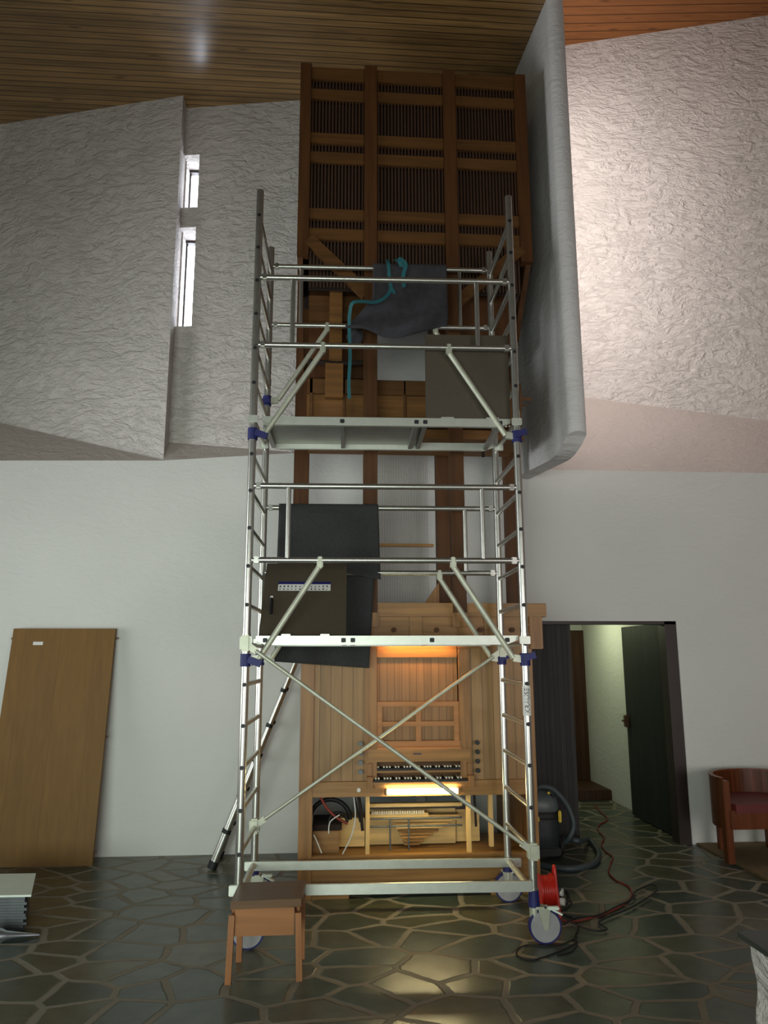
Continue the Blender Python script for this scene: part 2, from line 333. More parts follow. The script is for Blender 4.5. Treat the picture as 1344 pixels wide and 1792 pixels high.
# upper left wall drawing away to the left, above a sloped ledge
def q3(*p): return [Vector(x) for x in p]
LT = lambda x: 7.17+(-1.6-x)*.278
mb = MB()
mb.prism(q3((-1.6, LT(-1.6), 3.55), (-3.384, LT(-3.384), 4.05), (-6.2, LT(-6.2), 4.84), (-6.2, LT(-6.2), ZC), (-1.6, LT(-1.6), ZC)), (0, .5, 0))
struct(mb.build('wall_left_upper', 'plaster_rough'))
mb = MB()
mb.add(q3((-6.2, W, 3.47), (-1.6, W, 3.55), (-1.6, LT(-1.6)+.01, 3.56), (-3.384, LT(-3.384)+.01, 4.06), (-6.2, LT(-6.2)+.01, 4.85)), [(0,1,2,3,4)])
mb.add(q3((-1.6, W, 3.55), (-.30, W, 3.65), (-1.56, 7.36, 3.80), (-1.6, 7.36, 3.80)), [(0,1,2,3)])
struct(mb.build('trim_1', 'ledge'))
# organ niche wall with two slit windows beside the return
NX = lambda x: 7.35+(x+1.56)*(7.14-7.35)/(1.26)
hx = -1.43
zs = [3.6, 5.02, 6.13, 6.36, 6.98, ZC]
mb = MB()
def npanel(x0, x1, z0, z1): mb.prism(q3((x0, NX(x0), z0), (x1, NX(x1), z0), (x1, NX(x1), z1), (x0, NX(x0), z1)), (0, .27, 0))
npanel(hx, -.30, zs[0], zs[5]); npanel(-1.6, hx, zs[0], zs[1]); npanel(-1.6, hx, zs[2], zs[3]); npanel(-1.6, hx, zs[4], zs[5])
mb.box((-1.75, 7.45, zs[0]), (-1.585, 7.9, ZC))
struct(mb.build('wall_niche', 'plaster_rough'))
for i, (a, b_) in enumerate(((zs[1], zs[2]), (zs[3], zs[4]))):
    wo = thing('window_%d' % (i+1), '', '', (hx-.07, 7.66, a)); del wo['label']; del wo['category']; struct(wo)
    m1 = MB(); m1.box((-1.585, 7.66, a), (hx+.1, 7.67, b_)); m1.build('pane', 'glass_lit', wo)
    m1 = MB(); m1.box((-1.585, 7.63, a), (-1.568, 7.66, b_)); m1.box((-1.585, 7.6, b_-.03), (hx+.1, 7.66, b_)); m1.build('frame', 'doorframe', wo)
# hanging fin wall right of the organ with rounded nose and rounded lower corner
mb = MB(); x0, y0, x1, y1, th = 1.80, 7.16, 1.905, 5.75, .16
loop = []                                   # plan outline: left face, round nose, right face, with the height of the lower edge
def finz(t): return 3.42-.10*t+(.13*((t-.7)/.3)**2 if t > .7 else 0)
for k in range(17):
    t = k/16; loop.append((x0+(x1-x0)*t, y0+(y1-y0)*t, finz(t)))
for k in range(1, 12):
    a = math.pi*k/12; loop.append((x1+th/2-math.cos(a)*th/2, y1-math.sin(a)*.07, finz(1)+.02*math.sin(a)))
for k in range(16, -1, -1):
    t = k/16; loop.append((x0+(x1-x0)*t+th, y0+(y1-y0)*t, finz(t)))
n = len(loop); mb.smooth = True
mb.add([(a, b_, c) for a, b_, c in loop]+[(a, b_, 9.4) for a, b_, c in loop], [(i, i+1, i+1+n, i+n) for i in range(n-1)])
mb.smooth = False
mb.add(loop, [(i, i+1, n-2-i, n-1-i) for i in range(n//2-1)])
struct(mb.build('wall_fin', 'plaster_fin'))
# bright recess wall, right, above a sloping sill
RB = lambda x: 7.9+(x-2.81)*(-.4/2.43)
ZB = lambda x: 4.56+(x-2.81)*(-.42/2.43)
mb = MB(); xa, xb = 2.05, 8.2
mb.prism(q3((xa, RB(xa), ZB(xa)), (xb, RB(xb)+.0, ZB(xb)), (xb, RB(xb), zr(xb)), (xa, RB(xa), zr(xa))), (0, .3, 0))
mb.prism(q3((2.05, W+.02, 3.55), (2.05, 8.2, 3.55), (2.05, 8.2, 9.4), (2.05, W+.02, 9.4)), (.12, 0, 0))
struct(mb.build('wall_right_upper', 'plaster_rough'))
mb = MB(); mb.grid(lambda u, v: Vector((xa+(xb-xa)*u, W+(RB(xa+(xb-xa)*u)-W)*v, 3.52+(ZB(xa+(xb-xa)*u)-3.52)*(v**.85))), 24, 8)
struct(mb.build('trim_2', 'ledge'))
wo = thing('window_3', '', '', (2.06, 6.8, 3.9)); del wo['label']; del wo['category']; struct(wo)
m1 = MB(); m1.box((2.065, 6.35, 3.9), (2.085, 7.1, 8.3)); m1.build('pane', 'glass_lit2', wo)
# other enclosing walls
mb = MB(); mb.box((-6.2, -2.6, 0), (-6.0, 9, ZC)); struct(mb.build('wall_left', 'plaster_rough'))
mb = MB(); mb.box((8.0, -2.6, 0), (8.2, 7.3, 9.8)); struct(mb.build('wall_right', 'plaster_rough'))
mb = MB(); mb.box((-6.2, -2.6, 0), (8.2, -2.4, 9.8)); struct(mb.build('wall_rear', 'plaster_smooth'))
mb = MB(); mb.box((2.0, -2.6, ZC), (2.1, 5.5, 9.3)); struct(mb.build('wall_bulkhead', 'plaster_rough'))
# corridor behind the doorway
mb = MB(); mb.box((3.42, W+.22, 0), (3.55, 10.2, 2.45)); struct(mb.build('wall_corridor_right', 'plaster_smooth'))
mb = MB(); mb.box((1.6, W+.22, 0), (1.7, 10.2, 2.45)); struct(mb.build('wall_corridor_left', 'plaster_smooth'))
mb = MB(); mb.box((1.7, 10.1, 0), (3.42, 10.25, 2.45)); struct(mb.build('wall_corridor_end', 'plaster_smooth'))
mb = MB(); mb.box((1.6, W+.22, 2.35), (3.55, 10.25, 2.45)); struct(mb.build('ceiling_corridor', 'plaster_smooth'))
d = thing('door_1', '', '', (3.3, 7.3, 0)); del d['label']; del d['category']; struct(d)
m1 = MB(); m1.box((3.315, 7.24, .01), (3.36, 8.44, 2.02), .004); m1.build('door_leaf', 'doorblack', d)
m1 = MB(); m1.box((3.27, 8.36, .93), (3.315, 8.42, 1.06), .008); m1.tube([(3.29, 8.39, 1.0), (3.25, 8.39, 1.0), (3.25, 8.33, 1.0)], .012); m1.build('door_handle', 'brass', d)
d = thing('door_2', '', '', (2.2, 7.3, 0)); del d['label']; del d['category']; struct(d)
m1 = MB(); m1.box((1.72, 7.26, .01), (2.345, 7.31, 2.03), .004); m1.build('door_leaf', 'darkboard', d)
d = thing('door_3', '', '', (3.3, 10.1, 0)); del d['label']; del d['category']; struct(d)
m1 = MB(); m1.box((3.2, 10.04, .12), (3.42, 10.1, 2.04), .004); m1.box((3.27, 10.03, .14), (3.29, 10.04, 2.0)); m1.build('door_leaf', 'doorbrown', d)
mb = MB(); mb.box((3.24, 7.15, 0), (3.354, 7.3, 2.03)); mb.box((1.72, 7.15, 2.0), (3.354, 7.3, 2.03)); struct(mb.build('trim_3', 'doorframe'))
mb = MB(); mb.box((2.9, 9.3, 0), (3.42, 10.1, .12), .01); struct(mb.build('trim_4', 'doorbrown'))

# ================================================================ PIPE ORGAN
org = thing('pipe_organ', 'tall oak pipe organ with louvred upper case and keyboard console against the wall', 'pipe organ', (.68, 5.8, 0))
Y0 = 5.8
def OB(name, mat, boxes, bev=.004):
    m_ = MB()
    for a, b_ in boxes: m_.box(a, b_, bev)
    return m_.build(name, mat, org)
YB = 6.62
# front posts
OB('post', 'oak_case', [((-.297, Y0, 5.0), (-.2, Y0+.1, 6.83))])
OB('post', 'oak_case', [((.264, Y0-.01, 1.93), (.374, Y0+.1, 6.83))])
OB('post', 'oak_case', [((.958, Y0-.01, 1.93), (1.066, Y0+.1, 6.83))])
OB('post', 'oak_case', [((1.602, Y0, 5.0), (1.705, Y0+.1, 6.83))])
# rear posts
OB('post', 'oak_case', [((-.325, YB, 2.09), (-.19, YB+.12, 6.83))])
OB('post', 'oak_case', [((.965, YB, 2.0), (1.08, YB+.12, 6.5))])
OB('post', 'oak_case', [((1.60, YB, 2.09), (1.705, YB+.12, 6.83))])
# case rails and louvres, bay by bay
bays = ((-.2, .264), (.374, .958), (1.066, 1.602))
for x0_, x1_ in bays:
    for z0_, z1_ in ((6.685, 6.79), (6.49, 6.588), (6.055, 6.155), (5.872, 5.972), (5.335, 5.434), (5.143, 5.25)):
        OB('case_rail', 'oak_shaded_h', [((x0_, Y0+.015, z0_), (x1_, Y0+.06, z1_))])
    for z0_, z1_ in ((6.588, 6.685), (6.155, 6.49), (5.972, 6.055), (5.434, 5.872), (5.25, 5.335), (4.72, 5.143)):
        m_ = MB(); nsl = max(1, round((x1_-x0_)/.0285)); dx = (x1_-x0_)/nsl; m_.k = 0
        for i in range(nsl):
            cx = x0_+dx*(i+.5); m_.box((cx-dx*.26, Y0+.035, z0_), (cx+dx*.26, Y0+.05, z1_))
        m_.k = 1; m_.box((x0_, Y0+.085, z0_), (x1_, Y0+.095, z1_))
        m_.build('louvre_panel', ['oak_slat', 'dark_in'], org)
# case sides, back, top
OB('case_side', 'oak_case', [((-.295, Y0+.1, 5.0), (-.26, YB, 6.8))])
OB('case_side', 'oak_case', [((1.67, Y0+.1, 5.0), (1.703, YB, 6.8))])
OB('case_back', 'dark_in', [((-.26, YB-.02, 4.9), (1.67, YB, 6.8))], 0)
OB('case_roof', 'oak_shaded_h', [((-.29, Y0+.02, 6.78), (1.7, YB, 6.81))])
# slanted brackets from the overhang back to the rear posts
for xs in (-.295, 1.655):
    m_ = MB(); m_.bar((xs+.022, Y0+.05, 5.08), (xs+.022, YB+.03, 4.28), .045, .1, (0, .6, .8)); m_.build('overhang_bracket', 'oak_case', org)
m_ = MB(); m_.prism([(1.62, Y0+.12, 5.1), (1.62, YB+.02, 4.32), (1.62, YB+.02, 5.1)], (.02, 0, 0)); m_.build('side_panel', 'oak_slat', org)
# struts in the front plane
for a, b_ in (((-.2, Y0+.03, 5.14), (.29, Y0+.03, 4.66)), ((1.61, Y0+.03, 5.12), (1.03, Y0+.03, 4.6))):
    m_ = MB(); m_.bar(a, b_, .06, .1, (0, 0, 1)); m_.build('strut', 'oak_shaded_h', org)
for x_ in (.7,):
    m_ = MB(); m_.prism([(.80, YB-.02, 2.10), (.97, YB-.02, 2.10), (.97, YB-.02, 2.34)], (0, .05, 0)); m_.build('corner_brace', 'oak', org)
# wind chest and trunks behind the posts
OB('wind_chest', 'oak_chest', [((-.2, 6.05, 3.62), (1.62, 6.6, 4.0)), ((-.2, 6.0, 3.48), (1.62, 6.55, 3.56))])
m_ = MB()
for i in range(56): m_.tube([(-.15+i*.031, 6.0, 3.60), (-.15+i*.031, 5.96, 3.585)], .009, 6)
m_.build('tracker_row', 'bone', org)
OB('wind_chest_frame', 'oak_shaded_h', [((-.2, 6.02, 3.86), (1.62, 6.05, 3.99)), ((-.2, 6.02, 3.62), (1.62, 6.05, 3.66)), ((-.18, 6.02, 3.62), (-.15, 6.05, 3.99)), ((.10, 6.02, 3.62), (.12, 6.05, 3.99)), ((.61, 6.02, 3.62), (.63, 6.05, 3.99)), ((1.2, 6.02, 3.62), (1.22, 6.05, 3.99))])
OB('bellows_box', 'oak_case', [((-.2, 6.15, 4.05), (.29, 6.6, 4.85))])
OB('bellows_box', 'oak_case', [((.9, 6.15, 4.35), (1.6, 6.6, 4.9))])
OB('wind_trunk', 'oak_chest', [((-.02, 6.0, 3.95), (.09, 6.14, 4.8)), ((-.05, 5.94, 3.8), (.1, 6.0, 4.1))])
m_ = MB(); m_.tube([(-.2, 5.97, 4.12), (.05, 5.96, 4.1), (.26, 5.97, 4.12)], .022, 8); m_.build('wind_pipe', 'dark_in', org)
OB('rack_board', 'oak_shaded_h', [((-.2, 6.1, 4.55), (.27, 6.14, 4.78))])
for x_, z_ in ((1.3, 3.37), (1.42, 3.34)):
    m_ = MB(); m_.tube([(x_, 6.15, 3.49), (x_, 6.15, z_)], .014, 8); m_.build('valve_rod', 'dark_in', org)
# trackers: thin vertical wooden rods between console and chest
for i in range(34):
    m_ = MB(); x_ = .40+i*.0145; m_.box((x_, 6.63, 2.09), (x_+.0035, 6.634, 3.62))
    m_.build('tracker', 'tracker', org)
OB('tracker_guide', 'oak_h', [((.38, 6.6, 2.66), (.93, 6.65, 2.685))])
# console cabinet
XL, XR = -.2, 1.565
OB('cornice', 'oak_h', [((-.33, Y0-.005, 2.0), (.264, Y0+.12, 2.105)), ((.374, Y0-.005, 2.0), (.958, Y0+.12, 2.105)), ((1.066, Y0-.005, 2.0), (1.69, Y0+.12, 2.105))])
OB('cornice_top', 'oak_h', [((-.33, Y0+.12, 2.03), (1.705, 6.78, 2.09))])
OB('post_foot', 'oak', [((.25, Y0-.03, 1.92), (.385, Y0, 2.03)), ((.95, Y0-.03, 1.92), (1.075, Y0, 2.03))])
OB('frieze', 'oak_h', [((XL, Y0+.03, 1.76), (.37, Y0+.06, 2.0)), ((.995, Y0+.03, 1.76), (XR, Y0+.06, 2.0)), ((.37, Y0+.03, 1.85), (.995, Y0+.06, 2.0)), ((XL, Y0+.015, 1.93), (XR, Y0+.03, 1.95)), ((XL, Y0+.015, 1.84), (XR, Y0+.03, 1.855)), ((.62, Y0+.01, 1.85), (.72, Y0+.03, 2.0)), ((.0, Y0+.01, 1.76), (.1, Y0+.03, 2.0)), ((1.2, Y0+.01, 1.76), (1.3, Y0+.03, 2.0))])
for x_ in (.20, .50, .83, 1.17, 1.42):
    m_ = MB(); m_.disc((x_, Y0+.02, 1.90), (0, 1, 0), .019, .03); m_.build('rosette', 'oak_case', org)
OB('corner_block', 'oak', [((1.553, Y0-.0, 1.755), (1.655, Y0+.14, 2.0))])
OB('corner_block', 'oak', [((-.29, Y0-.0, 1.755), (-.19, Y0+.14, 2.0))])
OB('front_boarding', 'oak_plank', [((-.1, Y0+.03, .8), (.29, Y0+.05, 1.76))], 0)
OB('front_boarding', 'oak_plank', [((1.07, Y0+.03, .8), (1.49, Y0+.05, 1.76))], 0)
OB('stile', 'oak', [((XL, Y0, 0), (-.1, Y0+.06, 1.76))]); OB('stile', 'oak', [((1.49, Y0, 0), (XR, Y0+.06, 1.76))])
OB('stile', 'oak', [((.283, Y0+.01, .8), (.37, Y0+.05, 1.76))]); OB('stile', 'oak', [((.995, Y0+.01, .8), (1.08, Y0+.05, 1.76))])
OB('centre_boarding', 'oak_plank_n', [((.37, Y0+.10, 1.0), (.995, Y0+.12, 1.69))], 0)
OB('lamp_board', 'oak_h', [((.37, Y0+.07, 1.69), (.995, Y0+.12, 1.86))])
OB('side_panel', 'oak', [((XL, Y0+.06, 0), (XL+.03, 7.1, 2.0))]); OB('side_panel', 'oak', [((XR-.03, Y0+.06, 0), (XR, 7.1, 2.0))])
m_ = MB(); m_.tube([(.43, Y0+.0, 1.812), (.94, Y0+.0, 1.812)], .012, 10); m_.build('desk_lamp_tube', 'tube2', org)
OB('desk_lamp_shade', 'oak_h', [((.40, Y0-.06, 1.83), (.97, Y0+.03, 1.84)), ((.40, Y0-.06, 1.79), (.97, Y0-.05, 1.83))])
# music desk
OB('music_desk', 'orange_wood', [((.367, Y0+.03, 1.33), (.995, Y0+.055, 1.365)), ((.367, Y0+.02, 1.035), (1.0, Y0+.055, 1.08)), ((.367, Y0+.033, 1.04), (.412, Y0+.058, 1.36)),
    ((.953, Y0+.033, 1.04), (.997, Y0+.058, 1.36)), ((.665, Y0+.033, 1.04), (.705, Y0+.058, 1.36)), ((.41, Y0+.031, 1.185), (.96, Y0+.056, 1.22)), ((.367, Y0-.02, 1.025), (1.0, Y0+.05, 1.04))])
OB('fall_board', 'oak_h', [((.30, Y0+.0, .935), (1.07, Y0+.05, 1.025))])
m_ = MB(); m_.box((.64, Y0-.003, .985), (.70, Y0, .995)); m_.build('name_plate', 'ink', org)
# key desk with two manuals
OB('key_bed', 'oak_h', [((.31, Y0-.05, .78), (1.07, Y0+.12, .80)), ((.31, Y0+.02, .855), (1.07, Y0+.12, .87))])
OB('key_backing', 'oak_shaded_h', [((.3, Y0+.12, .78), (1.07, Y0+.14, .94))])
OB('key_cheek', 'oak', [((.296, Y0-.07, .755), (.335, Y0+.1, .84)), ((.30, Y0-.01, .84), (.335, Y0+.1, .925))])
OB('key_cheek', 'oak', [((1.04, Y0-.07, .755), (1.08, Y0+.1, .84)), ((1.04, Y0-.01, .84), (1.075, Y0+.1, .925))])
for yk, zk in ((Y0-.045, .80), (Y0+.02, .872)):
    m_ = MB()
    for i in range(32): m_.box((.34+i*.0218, yk, zk), (.34+i*.0218+.0205, yk+.11, zk+.014))
    m_.build('white_keys', 'black', org)
    m_ = MB()
    for i in range(31):
        if i % 7 not in (2, 6): m_.box((.355+i*.0218, yk+.04, zk+.014), (.355+i*.0218+.011, yk+.11, zk+.026))
    m_.build('black_keys', 'bone', org)
for x_ in (.247, 1.119):
    for z_ in (1.068, 1.001, .934, .868):
        m_ = MB(); m_.tube([(x_, Y0+.03, z_), (x_, Y0-.005, z_)], .009, 10); m_.disc((x_, Y0-.012, z_), (0, 1, 0), .017, .016, 16); m_.build('stop_knob', 'vac2' if x_ < .5 else 'black', org)
OB('key_rail', 'oak_h', [((-.1, Y0-.01, .695), (1.49, Y0+.05, .80))])
# strip lamp on the rail lighting the pedals
m_ = MB(); m_.tube([(.44, Y0-.055, .735), (.955, Y0-.055, .735)], .019, 14); m_.build('strip_lamp_tube', 'tube', org)
OB('strip_lamp_holder', 'oak_h', [((.42, Y0-.035, .725), (.975, Y0-.01, .745)), ((.42, Y0-.08, .712), (.438, Y0-.03, .758)), ((.957, Y0-.08, .712), (.975, Y0-.03, .758))])
m_ = MB(); m_.disc((.235, Y0-.02, .745), (0, 1, 0), .014, .02, 16); m_.build('lock', 'paper', org)
# lower opening
OB('opening_post', 'palewood_v', [((.288, Y0+.04, .285), (.318, Y0+.07, .70))]); OB('opening_post', 'palewood_v', [((1.035, Y0+.04, .285), (1.07, Y0+.07, .70))])
OB('opening_post', 'palewood_v', [((1.235, Y0+.2, .285), (1.27, Y0+.24, .70))])
OB('bottom_rail', 'oak_h', [((-.1, Y0, .255), (1.49, Y0+.06, .29)), ((-.1, Y0+.01, .12), (1.49, Y0+.05, .255))])
OB('plinth', 'oak_h', [((-.1, Y0+.015, .0), (.17, Y0+.05, .11)), ((1.2, Y0+.015, 0), (1.49, Y0+.05, .11)), ((-.1, Y0+.03, .10), (1.49, Y0+.05, .135))])
OB('inner_floor', 'oak_h', [((-.17, Y0+.06, .22), (1.53, 6.6, .25))], 0)
OB('roller_board', 'palewood', [((.33, 6.25, .26), (1.02, 6.28, .52)), ((.1, 6.2, .26), (.30, 6.4, .47)), ((1.03, 6.3, .26), (1.22, 6.33, .50))])
for i in range(9):
    m_ = MB(); z_ = .285+i*.024; m_.tube([(.60-.012*i, 6.14, z_), (.72+.036*i, 6.14, z_)], .0085, 8); m_.build('roller', 'palewood' if i > 4 else 'oak_h', org)
OB('tracker_shelf', 'palewood', [((.32, 6.05, .49), (.78, 6.16, .525)), ((.32, 5.98, .585), (1.03, 6.05, .61)), ((.32, 6.14, .455), (1.03, 6.18, .475)), ((.78, 6.1, .475), (1.03, 6.2, .50))])
m_ = MB()
for i in range(30): m_.box((.345+i*.0135, 6.03, .525), (.352+i*.0135, 6.05, .548))
m_.build('tracker_tips', 'bone', org)
OB('swell_box', 'vac2', [((.34, 6.5, .52), (.74, 6.55, .72)), ((.82, 6.5, .52), (1.1, 6.55, .72))])
OB('blower_box', 'oak_h', [((-.1, 6.0, .25), (.1, 6.4, .42))]); OB('blower_shelf', 'dark_in', [((-.1, 6.02, .42), (.12, 6.4, .46))])
m_ = MB(); m_.tube([Vector((.03+.155*math.cos(a), 6.2, .46+.15*math.sin(a))) for a in [math.pi*k/16 for k in range(17)]], .017, 8); m_.build('blower_ring', 'black', org)
m_ = MB(); m_.tube([Vector((.09+.07*math.cos(a), 6.1, .46+.07*math.sin(a))) for a in [math.pi*k/12 for k in range(13)]], .011, 8); m_.build('hose_arch', 'black', org)
m_ = MB(); m_.tube(spline([(-.06, 5.95, .70), (0, 5.95, .60), (.07, 5.95, .53), (.16, 5.95, .48)]), .010, 8); m_.build('corrugated_hose', 'cord', org)
for p_ in (((-.09, 5.9, .42), (-.06, 5.9, .36), (-.03, 5.9, .29)), ((.02, 5.92, .42), (.03, 5.92, .50), (.1, 5.92, .55)), ((.2, 5.88, .70), (.215, 5.88, .55), (.19, 5.88, .42), (.12, 5.88, .28))):
    m_ = MB(); m_.tube(spline(p_), .005, 6); m_.build('wire', 'paper', org)
for p_, r_ in (([(.235, 5.9, .70), (.25, 5.9, .62), (.27, 5.9, .44)], .012), ([(.21, 5.9, .68), (.25, 5.9, .5)], .006), ([(1.11, 5.92, .70), (1.12, 5.92, .45)], .009)):
    m_ = MB(); m_.tube(p_, r_, 8); m_.build('linkage_rod', 'dark_in', org)
m_ = MB()
for z_ in (.50, .445): m_.tube([(.33, 6.0, z_), (1.03, 6.0, z_)], .007, 8)
for x_ in (.48, .62): m_.tube([(x_, 5.98, .50), (x_, 5.98, .28)], .007, 8)
m_.build('iron_rod', 'pipedull', org)

# ================================================================ SCAFFOLD
SR = R(-1.66)
scf = thing('scaffold_tower', 'tall aluminium rolling scaffold tower with two decks in front of the organ', 'scaffold', (-.5213, 4.932, 0), SR, world=False)
UW, VD = 1.791, .77
def SB(name, mat, fn):
    m_ = MB(); fn(m_); return m_.build(name, mat, scf)
# uprights, three sections each
for u in (0, UW):
    for v in (0, VD):
        top = 4.985
        for z0_, z1_ in ((.26, 1.80), (1.80, 3.80), (3.80, top)):
            m_ = MB(); m_.smooth = True; m_.tube([(u, v, z0_), (u, v, z1_-.002)], .0255, 16); m_.smooth = False
            m_.tube([(u, v, z0_), (u, v, z0_+.05)], .0285, 16)
            m_.k = 1
            for k in range(19):
                z_ = .278+k*.25
                if z0_ <= z_ < z1_-.02:
                    for sgn in ((-1,) if v == 0 else (1,)):
                        m_.tube([(u, v+sgn*.02, z_), (u, v+sgn*.0275, z_)], .013, 10)
                        m_.box((u-.0125, v+sgn*.02, z_-.011), (u+.0125, v+sgn*.0277, z_+.011), .003)
            m_.build('upright', ['alu', 'black'], scf)
    for k in range(19):
        z_ = .278+k*.25
        SB('rung', 'alu_flat' if k == 0 else 'alu', lambda m_: m_.tube([(u, .02, z_), (u, VD-.02, z_)], .0165 if k else .022, 12))
# guard rail frames
def guard(v, z0_, z1_):
    def f(m_):
        for z_ in (z0_, z1_):
            m_.tube([(.02, v, z_), (UW-.02, v, z_)], .0195, 14)
            for uu in (.03, UW-.07): m_.box((uu, v-.022, z_-.022), (uu+.04, v+.022, z_+.022), .006)
        for uu in (.25, 1.54): m_.tube([(uu, v, z0_), (uu, v, z1_)], .0165, 12)
    SB('guard_rail', 'alu', f)
def brace(v, ua, za, ub, zb_, vside):
    def f(m_):
        m_.tube([(ua, v, za-.035), (ub, v, zb_)], .019, 14)
        m_.box((ua-.02, v-.024, za-.055), (ua+.02, v+.024, za+.022), .008)
        e = 0 if ub < .9 else UW
        m_.bar((ub, v, zb_), (e, v, zb_-.012), .028, .045)
    SB('brace', 'castplate', f)
    e = 0 if ub < .9 else UW; sg = 1 if e == 0 else -1
    def g(m_):
        m_.tube([(e, v, zb_-.05), (e, v, zb_+.03)], .034, 14)
        m_.bar((e+sg*.02, v-.03, zb_-.005), (e+sg*(.1 if v == 0 and e == 0 else -.06), v-.035, zb_-.035 if e == 0 else zb_+.02), .022, .042)
    SB('clamp', 'blue', g)
vf, vr = -.03, VD-.03
guard(0, 2.32, 2.815); guard(0, 3.81, 4.312); guard(VD, 2.322, 2.82); guard(VD, 4.312, 4.82)
for v, zt, zb_ in ((0, 2.32, 1.69), (0, 3.81, 3.18), (VD, 2.32, 1.69), (VD, 4.312, 3.68)):
    brace(v, .463, zt, .085, zb_, 0); brace(v, 1.336, zt, 1.715, zb_, 0)
def xb(v, a, b_):
    def f(m_):
        A, B = Vector((a[0], v, a[1])), Vector((b_[0], v, b_[1])); t = (B-A).normalized()
        m_.tube([A+t*.08, B-t*.08], .0125, 12); m_.bar(A, A+t*.09, .012, .04); m_.bar(B-t*.09, B, .012, .04)
        for P_ in (A, B): m_.box((P_.x-.035, v-.02, P_.z-.05), (P_.x+.035, v+.05, P_.z+.05), .012)
    SB('cross_brace', 'castplate' , f)
xb(-.04, (0, 1.785), (UW, .525)); xb(VD+.0-.05, (UW, 1.745), (0, .535))
# decks
def deck(zt, hatch_u, hatch_fn):
    z0_ = zt-.058
    def f(m_):
        for v in (.0, .60):
            m_.prism([(.06, v, zt), (.06, v, z0_+.03), (.12, v, z0_), (UW-.12, v, z0_), (UW-.04, v, z0_+.03), (UW-.04, v, zt)], (0, .03, 0))
        for u_ in (-.03, UW-.04): m_.box((u_ if u_ < 1 else u_, -.045, zt-.055), (u_+.07, -.027, zt-.005), .004)
        for u_ in (-.03, UW-.04): m_.box((u_ if u_ < 1 else u_, .60, zt-.055), (u_+.07, .618, zt-.005), .004)
    SB('deck_beam', 'alu_flat', f)
    def p(m_):
        for u_ in (.14, .60, 1.105, 1.165, 1.68) if hatch_u[0] > 1 else (.12, .62, .68, 1.19, 1.68):
            m_.box((u_-.015, -.004, zt-.042), (u_+.015, .002, zt-.014), .004)
    SB('deck_plug', 'black', p)
    a, b_ = hatch_u
    def q(m_):
        if a > 1: m_.box((.06, .03, zt-.02), (a, .60, zt-.002))
        else: m_.box((b_, .03, zt-.02), (UW-.06, .60, zt-.002))
    SB('deck_plate', 'alu_dull', q)
    for u_ in (.08, .60, 1.105, 1.165, 1.68) if a > 1 else (.08, .62, .68, 1.19, 1.68): SB('deck_rib', 'alu_dull', lambda m_: m_.box((u_-.015, .03, z0_+.004), (u_+.015, .60, zt-.022)))
    return hatch_fn(zt)
def hatch_hi(zt):
    o = SB('trapdoor', 'hatch', lambda m_: m_.box((1.175, .055, zt+.0), (1.765, .07, zt+.635), .003))
    for u_ in (1.32, 1.63):
        m_ = MB(); m_.box((u_-.045, .01, zt-.004), (u_+.045, .05, zt+.014), .003); h_ = m_.build('hinge', 'alu_flat', scf); h_.parent = o
def hatch_lo(zt):
    m_ = MB(); A, B = Vector((0, .06, zt)), Vector((0, .44, zt+.52)); n_ = (B-A).normalized().cross(Vector((1, 0, 0))).normalized()
    def P(u_, s_, t_=0): p_ = A+(B-A)*s_; return Vector((u_, p_.y, p_.z))+n_*t_
    m_.prism([P(.07, 0), P(.635, 0), P(.635, 1), P(.07, 1)], n_*.012); o = m_.build('trapdoor', 'hatch', scf)
    sg = -1 if n_.y > 0 else 1
    off = -.002 if n_.y > 0 else .014
    s0, s1 = .60, .72
    k = MB(); k.prism([P(.165, s0, off), P(.525, s0, off), P(.525, s1, off), P(.165, s1, off)], n_*.001); h_ = k.build('sticker', 'paper', scf); h_.parent = o
    off2 = off+(-.001 if n_.y > 0 else .0015)
    k = MB(); k.prism([P(.165, s1-.03, off2), P(.525, s1-.03, off2), P(.525, s1+.005, off2), P(.165, s1+.005, off2)], n_*.0006); h_ = k.build('sticker_header', 'blue', scf); h_.parent = o
    k = MB(); rr = random.Random(3)
    for r0 in (.612, .65):
        for i in range(13):
            u_ = .175+i*.0268; ww = rr.uniform(.005, .014); hh = rr.uniform(.012, .024)
            k.prism([P(u_, r0, off2), P(u_+ww, r0, off2), P(u_+ww*.7, r0+hh, off2), P(u_+.001, r0+hh, off2)], n_*.0006)
    h_ = k.build('pictograms', 'ink', scf); h_.parent = o
    k = MB(); k.tube([P(.135, .28, off*2-.006 if n_.y > 0 else .03), P(.13, .48, off*2-.006 if n_.y > 0 else .03)], .011, 8); h_ = k.build('latch_handle', 'black', scf); h_.parent = o
    k = MB(); k.disc(P(.13, .50, off), n_, .011, .02, 12); h_ = k.build('latch_button', 'paper', scf); h_.parent = o
    for u_ in (.25, .5):
        k = MB(); k.box((u_-.03, .01, zt-.004), (u_+.03, .05, zt+.012), .003); h_ = k.build('hinge', 'alu_flat', scf); h_.parent = o
deck(3.297, (1.19, 1.73), hatch_hi); deck(1.832, (.07, .64), hatch_lo)
# base beams
SB('base_beam', 'alu_flat', lambda m_: m_.box((-.05, -.055, .302), (1.775, -.026, .362), .004))
SB('base_beam', 'alu_flat', lambda m_: m_.box((-.06, VD-.06, .245), (1.875, VD-.03, .303), .004))
